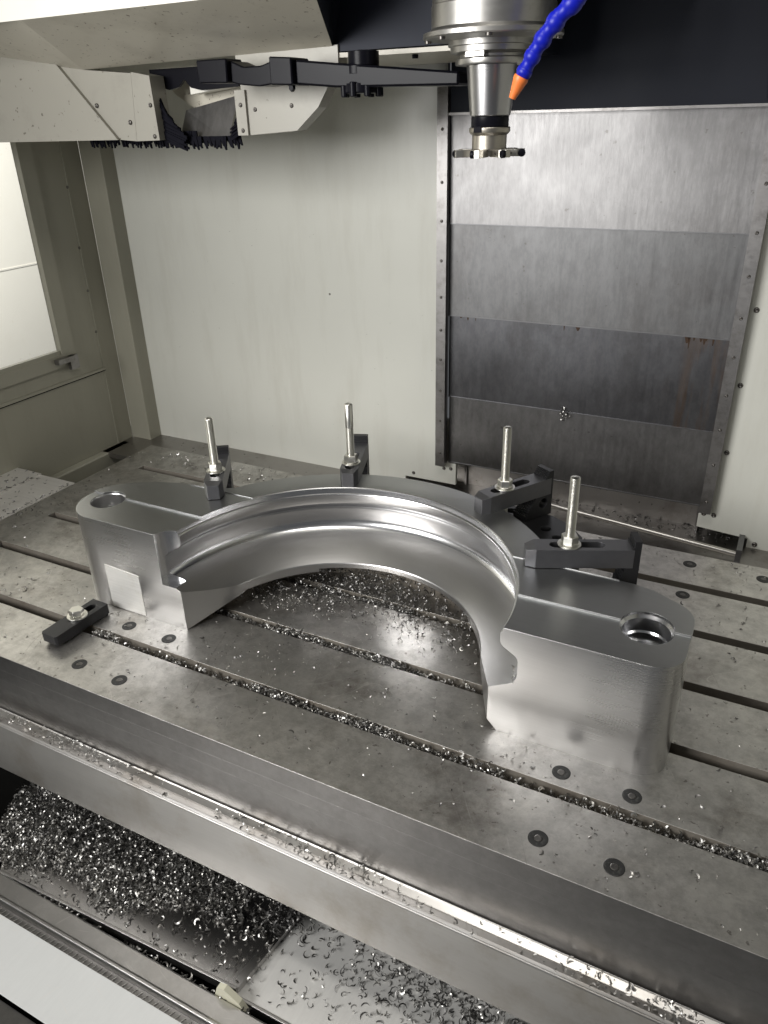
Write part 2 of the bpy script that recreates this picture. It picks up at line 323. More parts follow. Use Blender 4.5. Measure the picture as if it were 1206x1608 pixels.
# sump floor far left behind and around the table, shade put in as black
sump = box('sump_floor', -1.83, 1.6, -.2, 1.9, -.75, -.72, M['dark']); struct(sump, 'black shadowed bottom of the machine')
lf = box('corner_floor', -1.83, -1.608, 1.275, 1.75, -.17, -.15, M['tray']); struct(lf, 'dirty floor in the rear left corner')

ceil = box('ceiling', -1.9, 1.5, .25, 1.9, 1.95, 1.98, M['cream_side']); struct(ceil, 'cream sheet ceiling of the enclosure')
rw = box('right_wall', 1.4, 1.43, .05, 1.9, -.6, 1.95, M['cream']); struct(rw, 'cream right side wall of the enclosure')

# ------------------------------------------------------------------ telescopic rear cover
tc_ = thing('rear_way_cover', (-.41, YW, .02), 'tall stained stainless cover of five overlapping panels on the rear wall', 'way cover')
LO = Vector(tc_.location)
edges = [.853, .626, .415, .208, .024]
mats = ['panel', 'panel_mid', 'panel_rust', 'panel_dark']
for k in range(4):
    y = YW - .012 + .0035 * k
    z1, z0 = edges[k], edges[k + 1]
    bm = bmesh.new()
    b_box(bm, -.735 + .0015 * k - LO.x, -.088 - .001 * k - LO.x, y - LO.y, y + .0025 - LO.y, z0 - LO.z, z1 + (.012 if k else .04) - LO.z)
    pn = link('cover_panel', tomesh(bm), M[mats[k]], tc_)
    bm = bmesh.new(); b_box(bm, -.735 + .0015 * k - LO.x, -.088 - .001 * k - LO.x, y - .0020 - LO.y, y - .0002 - LO.y, z0 - LO.z, z0 + .0020 - LO.z); link('wiper_lip', tomesh(bm), M['strip_dark'], pn)
def strip(x0, x1, zs, xs, mat):
    bm = bmesh.new(); b_box(bm, x0 - LO.x, x1 - LO.x, YW - .03 - LO.y, YW - .0165 - LO.y, .02 - LO.z, .93 - LO.z)
    b_box(bm, (x0 + .002 if x0 < -.4 else x0 + .004) - LO.x, (x1 - .004 if x0 < -.4 else x1 - .002) - LO.x, YW - .0165 - LO.y, YW - LO.y, .02 - LO.z, .93 - LO.z)
    s = link('side_strip', tomesh(bm), M[mat], tc_)
    for z in zs: screw(s, xs - LO.x, YW - .03 - LO.y, z - LO.z, s=.6)
strip(-.757, -.732, (.823, .716, .634, .546, .462, .383, .309, .229, .148, .058), -.744, 'strip')
strip(-.094, -.069, (.632, .55, .467, .386, .303, .225, .142, .05, .72, .81), -.081, 'strip')
# rust drips below the third panel's upper edge
for (xa, wd, n) in ((-.67, .03, 3), (-.43, .05, 3), (-.15, .03, 7)):
    for k in range(n):
        bm = bmesh.new()
        x = xa + (k / n - .5) * wd * 2 + random.uniform(-.004, .004); l = random.uniform(.004, .026) * (1.1 if xa > -.2 else .5); ww = random.uniform(.001, .006)
        b_prism(bm, [(x - ww - LO.x, .4145 - LO.z), (x + ww - LO.x, .4145 - LO.z), (x + ww * .3 - LO.x, .4145 - l - LO.z), (x - ww * .3 - LO.x, .4145 - l - LO.z)], 'y', 1.7445 - LO.y, 1.7455 - LO.y)
        link('rust_drip', tomesh(bm), M['rust'], tc_)

# ------------------------------------------------------------------ machine table
table = thing('machine_table', (-.35, 1.1, -.141), 'long worn steel machine table with T slots filled with chips', 'machine table')
TL = Vector(table.location)
X0, X1 = -1.52, 1.2
def tb(bm, x0, x1, y0, y1, z0, z1, mi=0): b_box(bm, x0 - TL.x, x1 - TL.x, y0 - TL.y, y1 - TL.y, z0 - TL.z, z1 - TL.z, mi)
slots = [.782 + .1565 * k for k in range(5)]; SW = .0225
bm = bmesh.new(); ys = [.662] + [v for s in slots for v in (s, s + SW)] + [1.556]
tb(bm, -1.605, X0, .662, 1.556, -.035, 0)
me = tomesh(bm); o = link('slot_end_plate', me, M['table'], table)
for k in range(0, len(ys), 2):
    bm = bmesh.new(); tb(bm, X0 + .0001, X1, ys[k], ys[k + 1], -.035, 0, 0)
    for f in bm.faces:
        n = f.calc_center_median()
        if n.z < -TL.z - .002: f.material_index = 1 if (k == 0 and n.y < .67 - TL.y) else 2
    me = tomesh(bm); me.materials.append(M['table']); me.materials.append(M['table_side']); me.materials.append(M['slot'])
    o = link('table_rail', me, None, table)
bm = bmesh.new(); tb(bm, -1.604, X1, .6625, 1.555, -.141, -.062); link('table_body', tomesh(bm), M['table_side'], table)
# webs between T cavities
bm = bmesh.new()
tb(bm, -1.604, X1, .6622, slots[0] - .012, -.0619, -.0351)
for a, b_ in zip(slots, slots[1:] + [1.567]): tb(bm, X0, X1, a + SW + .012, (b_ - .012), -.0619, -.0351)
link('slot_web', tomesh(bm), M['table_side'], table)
# bolt plugs
bm = bmesh.new(); b_lathe(bm, [(.0135, -.002), (.0135, .0004), (.0125, .0008), (.0062, .0008), (.0060, .0002)], 28, mi=0)
b_lathe(bm, [(.0055, -.001), (.0055, .0009), (.0042, .0012)], 16, mi=1)
pm = tomesh(bm); pm.materials.append(M['plug']); pm.materials.append(M['plugc'])
for x, y in ((-1.001, .834), (-.904, .835), (-.998, .708), (-.901, .706), (-.164, .831), (-.064, .831), (-.16, .706), (-.061, .706), (-.077, 1.384), (-.081, 1.51), (.14, .834), (.14, .706), (.06, 1.51)):
    o = bpy.data.objects.new('bolt_plug', pm); COL.objects.link(o); o.parent = table; o.location = Vector((x, y, 0)) - TL

# plate left of the table
sp = thing('side_way_cover', (-1.9, 1.1, 0), 'brushed steel cover sheet left of the table, sprinkled with dark chips', 'way cover')
for (a, b_, z) in ((-1.607, -1.735, .0), (-1.7355, -1.93, .004)):
    bm = bmesh.new(); b_box(bm, b_ + 1.9, a + 1.9, -.5, .165, -.05 + z, z); link('cover_sheet', tomesh(bm), M['side_plate'], sp)

# ------------------------------------------------------------------ coolant gutter along the table
gut = thing('table_gutter', (-.35, .64, -.141), 'stainless drip channel along the front of the table with chips on it', 'gutter')
GL = Vector(gut.location)
def prf(pts): return [(p[0] - GL.y, p[1] - GL.z) for p in pts]
xa, xb = -1.9 - GL.x, 1.2 - GL.x
prism('channel', prf([(.6618, -.160), (.6618, -.1405), (.6605, -.1385), (.6595, -.1405), (.648, -.144), (.645, -.1425), (.634, -.1395), (.6305, -.1415), (.6305, -.165)]), 'x', xa, xb, M['gutter'], gut)
prism('skirt', prf([(.6300, -.1415), (.6285, -.145), (.6285, -.268), (.632, -.270), (.65, -.270), (.65, -.268), (.632, -.2665), (.632, -.166), (.6305, -.166)]), 'x', xa, xb, M['gutter'], gut)
# casting under the table, its shadow put in as black paint
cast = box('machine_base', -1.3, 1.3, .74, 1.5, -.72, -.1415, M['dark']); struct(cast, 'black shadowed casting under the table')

# ------------------------------------------------------------------ lower covers and sill
def quad_plate(name, pts, t, mat, parent=None):
    bm = bmesh.new(); A = [bm.verts.new(p) for p in pts]; B = [bm.verts.new((p[0], p[1], p[2] - t)) for p in pts]; n = len(pts)
    bm.faces.new(A); bm.faces.new(B[::-1])
    for i in range(n): bm.faces.new((A[i], B[i], B[(i + 1) % n], A[(i + 1) % n]))
    return link(name, tomesh(bm), mat, parent)
wc = thing('lower_way_cover', (-.6, .65, -.43), 'dark stainless lower way cover piled with curled steel chips', 'way cover')
WL = Vector(wc.location)
wv = lambda p: tuple(Vector(p) - WL)
quad_plate('cover_sheet', [wv(p) for p in ((-1.142, .531, -.42), (-.593, .5525, -.42), (-.565, .76, -.42), (-1.255, .76, -.42), (-1.245, .66, -.42))], .012, M['waycover'], wc)
quad_plate('front_lip', [wv(p) for p in ((-1.142, .528, -.4185), (-.594, .5495, -.4185), (-.594, .5545, -.4185), (-1.142, .533, -.4185))], .02, M['sill'], wc)
wc2 = thing('lower_way_cover', (-.3, .65, -.44), 'bright stainless lower way cover with scattered dark chips at bottom centre', 'way cover')
WL = Vector(wc2.location)
quad_plate('cover_sheet', [wv(p) for p in ((-.596, .5485, -.4325), (.4, .556, -.4325), (.4, .76, -.4325), (-.567, .76, -.4325))], .01, M['brightcover'], wc2)
quad_plate('front_lip', [wv(p) for p in ((-.596, .5445, -.431), (.4, .552, -.431), (.4, .557, -.431), (-.596, .5495, -.431))], .02, M['sill'], wc2)
sill = thing('door_sill', (-.7, .45, -.43), 'scratched steel door sill rail with a turned edge beside a ribbed groove', 'door sill')
SL = Vector(sill.location)
def sprf(pts): return [(p[0] - SL.y, p[1] - SL.z) for p in pts]
prism('rail', sprf([(.5285, -.44), (.5285, -.4205), (.526, -.419), (.496, -.419), (.4925, -.4165), (.4885, -.4165), (.4865, -.42), (.4865, -.45)]), 'x', -1.6 - SL.x, .4 - SL.x, M['sill'], sill)
prism('groove', sprf([(.4863, -.45), (.4863, -.4335), (.466, -.4335), (.466, -.45)]), 'x', -1.6 - SL.x, .4 - SL.x, M['table_side'], sill)
rib_bm = bmesh.new(); b_box(rib_bm, -.0006, .0006, .0, .0165, 0, .0015); rib_me = tomesh(rib_bm); rib_me.materials.append(M['sill'])
for k in range(70):
    o = bpy.data.objects.new('rib', rib_me); COL.objects.link(o); o.parent = sill; o.location = Vector((-1.25 + k * .0115, .468, -.4335)) - SL; o.rotation_euler.z = -.45
board = thing('sill_sheet', (-.8, .4, -.42), 'white film covered sheet lying along the door sill at lower left', 'sheet')
b = box('sheet_top', -.8, 1.2, -.030, .068, 0, .003, M['sheet'], board, bevel=.0008)
fl = box('front_floor', -1.8, .6, .1, .367, -.46, -.43, M['table_side']); struct(fl, 'dark steel floor edge at the lower left corner')
wedge = prism('plastic_wiper', [(-.625, -.432), (-.56, -.432), (-.572, -.412), (-.60, -.395), (-.615, -.40)], 'y', .530, .540, M['rubberw']); tag(wedge, 'small cream plastic wiper end stuck in the sill gap', 'wiper')

# ------------------------------------------------------------------ workpiece
CX, CY = -.59, .887
RO = .380
out = [(-1.085, .872), (-.075, .872)] + arc(-.075, .915, .043, -90, 0, 8)[1:] + [(-.032, .985)] + arc(-.082, .99, .05, 0, 60, 5)[1:] + [(-.10, 1.056), (-.13, 1.062), (-.225, 1.064)]
out += arc(-.225, 1.1, .036, 270, 190, 6)[1:] 
a_s = math.degrees(math.atan2(.245, .29)); out += arc(CX, CY, RO, a_s, 180 - 31.5, 36)
out += [(-.95, 1.066), (-1.03, 1.061), (-1.08, 1.046), (-1.12, 1.024), (-1.15, .999)] + arc(-1.095, .945, .075, 140, 262, 14)
work = thing('bearing_saddle', (CX, CY, 0), 'big machined steel half ring saddle clamped on the table', 'workpiece')
bm = bmesh.new(); b_prism(bm, out, 'z', 0, .199); body = link('body', tomesh(bm), [M['work_top'], M['work'], M['bore'], M['slot'], M['cone']], None)
def cut_prism(pts, axis, a0, a1, mi=0):
    o = prism('cut', pts, axis, a0, a1, [M['work_top'], M['work'], M['bore'], M['slot'], M['cone']])
    o.data.polygons.foreach_set('material_index', [mi] * len(o.data.polygons)); return o
def cut_lathe(prof, seg, cx, cy, mi, a0=0, a1=2 * PI):
    bm = bmesh.new(); b_lathe(bm, prof, seg, cx, cy, mi=mi); me = tomesh(bm)
    return link('cut', me, [M['work_top'], M['work'], M['bore'], M['slot'], M['cone']])
prof = [(.2600, -.02), (.2600, .0560), (.2612, .0580), (.2700, .0640), (.2850, .0735), (.3000, .0825), (.3150, .0905), (.3250, .0960), (.3310, .1000), (.3355, .1050), (.3382, .1110), (.3390, .1180), (.3390, .1400), (.3378, .1455), (.3345, .1500), (.3165, .1612), (.3125, .1650), (.3105, .1700), (.3105, .1850), (.3112, .1865), (.3140, .1875), (.3145, .1895), (.3148, .1945), (.3156, .1975), (.3172, .1989), (.3190, .1992), (.319, .23)]
bm = bmesh.new(); b_lathe(bm, prof, 240, CX, CY, mi=2)
for f in bm.faces:
    if f.calc_center_median().z < .098: f.material_index = 4
MM = [M['work_top'], M['work'], M['bore'], M['slot'], M['cone']]
cuts = [link('cut', tomesh(bm), MM)]
cuts.append(cut_prism([(-1.3, .80), (.1, .80), (.1, .960), (-1.3, .960)], 'z', .1945, .25, 0))
cuts.append(cut_prism([(-1.3, .9595), (.1, .9595), (.1, 1.0625), (-1.3, 1.0625)], 'z', .1977, .25, 0))
cuts.append(cut_lathe([(.031, .135), (.0325, .138), (.0325, .1915), (.0335, .1935), (.0335, .25)], 56, -1.1155, .9435, 0))
cuts.append(cut_lathe([(.024, .04), (.024, .148), (.0315, .149), (.0315, .165), (.0335, .168), (.0335, .1895), (.0375, .1935), (.0375, .25)], 56, -.0915, .9565, 2))
cuts.append(cut_lathe([(.034, .089), (.034, .25)], 56, -.9005, .8665, 2))
# relief under the rear of the ring
cuts.append(cut_prism(arc(CX, CY, .318, 17.5, 162.5, 60), 'z', -.05, .040, 3))
cuts.append(cut_prism([(-.892, .8), (-.892, .8712), (-.8340, .9755), (-.3460, .9755), (-.294, .8712), (-.294, .8)], 'z', -.06, .15, 4))
cuts.append(cut_prism([(.873, -.03), (.873, .0), (.99, .042), (.99, -.03)], 'x', -.9075, -.2725, 3))
cuts.append(cut_prism([(-.32, -.02), (-.32, .0165), (-.2938, .0165), (-.278, -.0005), (-.278, -.02)], 'y', .8, .93, 1))
cuts.append(cut_prism(arc(CX, CY, .3005, 36, 133, 60), 'z', -.05, .047, 3))
boolean(body, cuts)
me = body.data
for p in me.polygons:
    n = p.normal; c = p.center
    if p.material_index == 0 and abs(n.z) < .6 and c.z < .193: p.material_index = 1
me.polygons.foreach_set('use_smooth', [True] * len(me.polygons)); me.set_sharp_from_angle(angle=math.radians(24))
body.parent = work; body.location = (-CX, -CY, 0)
def worki(name, me_o): me_o.parent = work; me_o.location = (-CX, -CY, 0); return me_o
patch = prism('milled_patch', [(-1.078, .002), (-.992, .002), (-.992, .0915), (-1.078, .0975)], 'y', .8710, .8722, M['ground']); patch['label'] = 'bright freshly milled rectangle'; worki('', patch)  # reflection on the left foot, painted as a pale rectangle

# ------------------------------------------------------------------ clamps
BZ = .199
def stud_prof(z0, z1, r=.0078):
    p = [(r * .7, z0), (r, z0 + .001)]; z = z0 + .001
    while z < z1 - .003: p += [(r, z + .0004), (r * .80, z + .0013), (r, z + .0022)]; z += .0025
    p += [(r * .9, z1 - .0015), (r * .62, z1)]; return p
def smooth_prof(z0, z1, r=.0078): return [(r * .7, z0), (r, z0 + .001), (r, z1 - .002), (r * .7, z1)]
def clamp(tip, ang, L_, stud_d, ztop, label, block_base=0.0, smooth_top=0, nutrot=0.0, hole=True, bw_=.036, blk=(.115, .195)):
    t = thing('step_clamp', (tip[0], tip[1], 0), label, 'clamp', 'step clamps holding down the saddle', math.radians(ang))
    h = .033; w2 = bw_ / 2; bt = BZ
    # bar with chamfered nose, slot cut out
    bm = bmesh.new()
    nose = [(0, -w2 * .62), (.016, -w2), (L_, -w2), (L_, w2), (.016, w2), (0, w2 * .62)]
    b_prism(bm, nose, 'z', bt, bt + h); bar = link('clamp_bar', tomesh(bm), M['clamp'])
    c1 = prism('cut', [(-.03, bt + h * .62), (-.03, bt + h + .03), (.016, bt + h + .03), (.016, bt + h + .0004)], 'y', -.1, .1, M['clamp'])
    s0, s1 = stud_d - .022, stud_d + .048; rr = .0095
    sl = arc(s0, 0, rr, 90, 270, 8) + arc(s1, 0, rr, -90, 90, 8)
    c2 = prism('cut', sl, 'z', .1, .3, M['clamp'])
    boolean(bar, [c1, c2]); bar.parent = t
    # serrated heel of the bar
    # stud, washer, nut
    bm = bmesh.new()
    if smooth_top: 
        b_lathe(bm, stud_prof(.0, ztop - smooth_top), 18, stud_d, 0); b_lathe(bm, smooth_prof(ztop - smooth_top - .001, ztop), 18, stud_d, 0)
    else: b_lathe(bm, stud_prof(.0, ztop), 18, stud_d, 0)
    link('stud', tomesh(bm), M['zinc'], t, smooth=50)
    zt = bt + h
    lathe('washer', [(.009, zt + .0002), (.0185, zt + .0002), (.019, zt + .001), (.0188, zt + .0026), (.009, zt + .003)], M['zinc'], t, 32, stud_d, 0)
    bm = bmesh.new(); hexa(bm, .0138, zt + .0031, zt + .0185, stud_d, 0, nutrot); b_lathe(bm, [(.0150, zt + .0031), (.0155, zt + .0042), (.0140, zt + .0050)], 28, stud_d, 0)
    link('nut', tomesh(bm), M['zinc'], t)
    # step block: right triangle with teeth on its sloping side
    a, b_ = blk; n = 22; top = bt + h + .015; pts = [(b_, block_base), (b_, top), (b_ - .008, top)]
    x_t, z_t = b_ - .008, top; x_b, z_b = a, block_base + .006
    for k in range(n):
        f = (k + 1) / n; x = x_t + (x_b - x_t) * f; z = z_t + (z_b - z_t) * f; zp = z_t + (z_b - z_t) * k / n
        pts += [(x, zp), (x, z)]
    pts += [(a, block_base)]
    bm = bmesh.new(); b_prism(bm, pts, 'y', -w2 * .97, w2 * .97)
    blkm = link('step_block', tomesh(bm), M['block'])
    if hole:
        bmh = bmesh.new(); b_lathe(bmh, [(.0105, -.1), (.0105, .1)], 24); ch = link('cut', tomesh(bmh), M['block']); ch.rotation_euler.x = PI / 2; ch.location = (b_ - .022, 0, block_base + .028)
        bpy.context.view_layer.update(); boolean(blkm, [ch])
    blkm.parent = t
    return t
clamp((-.918, 1.026), 122, .15, .063, .344, 'step clamp nearest the left end of the saddle, against the cream wall corner', nutrot=.3, hole=False, blk=(.09, .16))
clamp((-.708, 1.182), 110, .15, .045, .358, 'step clamp standing alone at the top of the arc before the cream wall', nutrot=.9, smooth_top=.05, hole=False, blk=(.09, .165))
clamp((-.436, 1.186), 59, .162, .062, .353, 'step clamp on the black base block in front of the steel cover', .1555, nutrot=.35, blk=(.102, .167))
clamp((-.304, 1.052), 24, .17, .070, .352, 'rightmost step clamp lying across the saddle beside the concave notch', nutrot=.6, hole=False, blk=(.11, .18))

# riser block under the third clamp
rb = thing('riser_block', (-.36, 1.33, 0), 'black drilled base block under the third clamp', 'block')
bm = bmesh.new(); b_prism(bm, [(-.09, -.085), (.03, -.145), (.103, -.14), (.105, -.08), (.07, -.04), (.031, -.018), (-.07, -.005), (-.10, -.03)], 'z', 0, .155); rbm = link('block_body', tomesh(bm), M['block'])
cs = []
for x, y in ((.034, -.074), (.064, -.100), (-.048, -.030)):
    bmh = bmesh.new(); b_lathe(bmh, [(.0085, .05), (.0085, .149), (.0105, .1551), (.0105, .25)], 24, x, y); cs.append(link('cut', tomesh(bmh), M['zinc']))
boolean(rbm, cs); rbm.parent = rb

# strap clamp at front left
sc_ = thing('strap_clamp', (-1.085, .785, 0), 'short black strap clamp bolted in the front slot at the left foot of the saddle', 'clamp', None, math.radians(88))
nose = [(-.062, -.016), (-.058, -.0195), (.062, -.0195), (.062, .0195), (-.058, .0195), (-.062, .016)]
bm = bmesh.new(); b_prism(bm, nose, 'z', .004, .025); bar = link('clamp_bar', tomesh(bm), M['block'])
sl = arc(-.005, 0, .008, 90, 270, 8) + arc(.04, 0, .008, -90, 90, 8)
boolean(bar, [prism('cut', sl, 'z', -.1, .3, M['block']), prism('cut', [(-.09, -.02), (-.09, .013), (-.045, .0042), (-.045, -.02)], 'y', -.1, .1, M['block'])]); bar.parent = sc_
lathe('washer', [(.008, .0252), (.0185, .0252), (.019, .026), (.0188, .028), (.008, .0282)], M['zinc'], sc_, 32, .006, 0)
bm = bmesh.new(); hexa(bm, .0135, .0283, .041, .006, 0, .4, .002); link('bolt_head', tomesh(bm), M['zinc'], sc_)
box('foot_pad', .04, .06, -.018, .018, 0, .004, M['block'], sc_)

# ------------------------------------------------------------------ spindle head, tool, hose
SX, SY = -.4245, 1.15
sh = thing('spindle_head', (SX, SY, 1.0), 'steel spindle nose hanging under the dark navy machine head', 'spindle')
HL = Vector(sh.location)
o = box('head_casting', -.20, .18, -.12, .55, .06, .5, M['navy'], sh, bevel=.01)
nz = [(.082, .08), (.082, -.020), (.0815, -.0205), (.083, -.0215), (.083, -.047), (.086, -.0505), (.094, -.0525), (.0945, -.0575), (.0935, -.059), (.060, -.062), (.060, -.068), (.057, -.069), (.057, -.0755), (.052, -.077), (.040, -.077)]
lathe('spindle_nose', nz[::-1], M['spindle'], sh, 64, smooth=30)
for k in range(8):
    a = k * PI / 4 + .3; lathe('nose_bolt', [(.0045, -.0625), (.0048, -.0575), (.003, -.0565)], M['screw'], sh, 12, .088 * math.cos(a), .088 * math.sin(a))
for a in (-PI / 2 - .75, PI / 2 - .75):   # drive keys
    bm = bmesh.new(); b_box(bm, .040, .0530, -.0135, .0135, -.082, -.0605); o = link('drive_key', tomesh(bm), M['spindle'], sh); o.rotation_euler.z = a + .65
tl = thing('shell_mill', (SX, SY, .8), 'slim arbor with a disc milling cutter hanging from the spindle', 'milling tool')
lathe('holder_flange', [(.030, .1095), (.0495, .110), (.050, .1115), (.050, .1165), (.044, .1185), (.044, .1215), (.050, .1235), (.050, .129), (.049, .130), (.03, .130)], M['spindle'], tl, 56, smooth=30)
lathe('arbor', [(.0275, .0475), (.0285, .0485), (.0345, .1093), (.02, .1094)], M['holder'], tl, 48, smooth=30)
lathe('black_collar', [(.0262, .0335), (.0265, .034), (.0265, .0470), (.0262, .0474)], M['black'], tl, 48)
lathe('cutter_hub', [(.0245, .0055), (.0245, .023), (.0285, .0265), (.0290, .0275), (.0290, .0325), (.0285, .0333), (.01, .0334)], M['nickel'], tl, 48, smooth=30)
bm = bmesh.new(); b_box(bm, -.006, .006, -.0305, -.02, .027, .0345); link('drive_lug', tomesh(bm), M['black'], tl).rotation_euler.z = -.25
NI = 7
arm_bm = bmesh.new(); b_prism(arm_bm, [(.018, -.009), (.040, -.0085), (.0505, -.003), (.0505, .004), (.040, .0065), (.018, .006)], 'z', -.0045, .0052)
arm_me = tomesh(arm_bm); arm_me.materials.append(M['insert'])
ins_bm = bmesh.new(); b_lathe(ins_bm, [(.0035, -.003), (.0052, -.0025), (.0052, .002), (.002, .0022)], 14); 
ins_me = tomesh(ins_bm); ins_me.materials.append(M['black'])
scr_bm = bmesh.new(); b_lathe(scr_bm, [(.0018, 0), (.0018, .0008), (.001, .001)], 10); scr_me = tomesh(scr_bm); scr_me.materials.append(M['screw'])
for k in range(NI):
    a = k * 2 * PI / NI + .22
    o = bpy.data.objects.new('cutter_arm', arm_me); COL.objects.link(o); o.parent = tl; o.rotation_euler.z = a
    i = bpy.data.objects.new('cutting_insert', ins_me); COL.objects.link(i); i.parent = o; i.location = (.0475, -.0065, 0); i.rotation_euler = (PI / 2, 0, 0)
    s = bpy.data.objects.new('screw', scr_me); COL.objects.link(s); s.parent = o; s.location = (.032, -.0087, 0); s.rotation_euler = (PI / 2, 0, 0)
lathe('cutter_core', [(.018, -.004), (.0215, -.0035), (.0215, .0053), (.018, .0056)], M['nickel'], tl, 40)

# segmented coolant hose
hp = [Vector(p) for p in ((-.240, 1.05, 1.02), (-.262, 1.05, .992), (-.284, 1.05, .968), (-.304, 1.05, .951), (-.3195, 1.05, .934), (-.332, 1.05, .917), (-.342, 1.05, .900), (-.350, 1.05, .886))]
hose = thing('coolant_hose', tuple(hp[0]), 'blue segmented coolant hose with an orange nozzle', 'hose')
def seg_prof(l, r): return [(r * .62, 0), (r * .82, .0006), (r * .98, l * .18), (r, l * .34), (r * .96, l * .5), (r * .84, l * .58), (r * .78, l * .72), (r * .78, l * .86), (r * .86, l * .98)]
for i in range(len(hp) - 1):
    for h_ in (0,):
        a, b_ = hp[i], hp[i + 1]; d = b_ - a; l = d.length * 1.08; r = .0130 - .0005 * i
        bm = bmesh.new(); b_lathe(bm, [(p[0], p[1]) for p in seg_prof(l, r)], 24)
        o = link('hose_segment', tomesh(bm), M['blue'], hose, smooth=45); o.location = a - hp[0]; o.rotation_euler = d.to_track_quat('Z', 'Y').to_euler()
a = hp[-1] + Vector((.002, 0, .004)); d = Vector((-.010, 0, -.021))
bm = bmesh.new(); b_lathe(bm, [(.0072, -.001), (.0092, 0), (.0095, .003), (.0085, .007), (.0047, .024), (.0043, .026), (.002, .026)], 24)
o = link('nozzle', tomesh(bm), M['orange'], hose, smooth=45); o.location = a - hp[0]; o.rotation_euler = d.to_track_quat('Z', 'Y').to_euler()

# ------------------------------------------------------------------ navy column behind the spindle
nc = thing('machine_column', (0, 1.74, .853), 'dark navy column cover above the steel panels', 'column cover')
box('cover', -.728, 1.3, -.012, .3, 0, .7, M['navy'], nc)
prism('side_wedge', [(-.105, .007), (-.16, .35), (1.2, .35), (1.2, .007)], 'y', -.028, -.0125, M['navy'], nc, bevel=.002)
box('edge_trim', -.728, 1.3, -.0255, -.0125, -.0035, .0015, M['strip'], nc)
screw(nc, -.088, -.028, .04, s=.6)
nb = box('head_cover', -.85, -.50, 1.305, 1.73, .95, 1.5, M['navy']); tag(nb, 'dark navy head cover above the tool changer arm', 'cover')

# ------------------------------------------------------------------ tool changer
tcv = thing('tool_changer_cover', (-1.3, 1.3, .82), 'splashed cream tool changer housing at upper left with brush-lined opening', 'tool changer')
CL = Vector(tcv.location)
def cp(name, pts, y0, y1, mat, **k):
    return prism(name, [(p[0] - CL.x, p[1] - CL.z) for p in pts], 'y', y0 - CL.y, y1 - CL.y, M[mat], tcv, **k)
cp('left_cover', [(-2.1, 1.052), (-1.49, 1.043), (-1.276, .822), (-2.1, .820)], 1.292, 1.32, 'cream_cover')
cp('slant_plate', [(-1.49, 1.043), (-1.44, 1.04), (-1.345, .949), (-1.222, .938), (-1.233, .819), (-1.276, .822)], 1.300, 1.34, 'cream_cover')
o = cp('screw_plate', [(-1.221, .94), (-1.176, .932), (-1.172, .82), (-1.232, .819)], 1.2995, 1.34, 'cream_cover')
for x, z in ((-1.325, .885), (-1.242, .853)): screw(o, x - CL.x, 1.299 - CL.y, z - CL.z, s=.75)
screw(o, -1.183 - CL.x + .0, 1.299 - CL.y, .882 - CL.z, s=.7); screw(o, -1.183 - CL.x, 1.299 - CL.y, .827 - CL.z, s=.7)
o = cp('right_plate', [(-.969, .96), (-.954, .826), (-.847, .832), (-.800, .868), (-.755, .93), (-.755, .96)], 1.30, 1.33, 'cream_cover')
o2 = cp('plate_edge', [(-.975, .90), (-.975, .826), (-.952, .826), (-.952, .90)], 1.295, 1.2995, 'cream_cover')
for x, z in ((-.963, .876), (-.963, .834), (-.935, .868), (-.855, .872), (-.80, .905)): screw(o, x - CL.x, (1.295 if x < -.95 else 1.30) - CL.y, z - CL.z, s=.65)
# upper hood: front face and slanted underside
bm = bmesh.new()
A = [(-2.1, 1.1, 1.030), (-1.261, 1.1, 1.013), (-1.345, 1.3, .949), (-.765, 1.3, .960), (-.675, 1.1, 1.012)]
def q(*p): bm.faces.new([bm.verts.new(Vector(v) - CL) for v in p])
q((-2.1, 1.1, 1.0140), (-2.1, 1.1, 1.6), (-.60, 1.1, 1.6), (-.675, 1.1, 1.0135))
me = tomesh(bm, recalc=False); link('hood_front', me, M['white'], tcv)
bm = bmesh.new()
q((-1.265, 1.1, 1.0138), (-.675, 1.1, 1.0135), (-.765, 1.3, .958), (-1.345, 1.3, .949))
q((-2.1, 1.1, 1.0140), (-1.265, 1.1, 1.0138), (-1.345, 1.3, .949), (-1.49, 1.3, 1.043), (-2.1, 1.3, 1.052))
link('hood_underside', tomesh(bm), M['cream_dirty'], tcv)
bm = bmesh.new(); q((-.675, 1.1, 1.0135), (-.60, 1.1, 1.6), (-.60, 1.7, 1.6), (-.765, 1.5, .958), (-.765, 1.3, .958)); link('hood_side', tomesh(bm), M['navy'], tcv)
# inside of the opening
cp('inner_back', [(-1.25, .95), (-.96, .95), (-.96, .876), (-1.06, .872), (-1.14, .866), (-1.20, .90)], 1.40, 1.42, 'cream_dirty')
cp('inner_shelf', [(-1.13, .899), (-1.00, .912), (-1.00, .934), (-1.13, .922)], 1.36, 1.39, 'white')
bm = bmesh.new(); q((-1.155, 1.37, .872), (-1.02, 1.37, .895), (-1.035, 1.34, .815), (-1.16, 1.34, .810)); o = link('chute_plate', tomesh(bm), M['panel_dark'], tcv)
cp('dark_scallop', [(-1.215, .934), (-1.20, .915), (-1.17, .908), (-1.145, .912), (-1.13, .925), (-1.115, .91), (-1.09, .905), (-1.0, .908), (-1.0, .945), (-1.215, .945)], 1.345, 1.352, 'black')
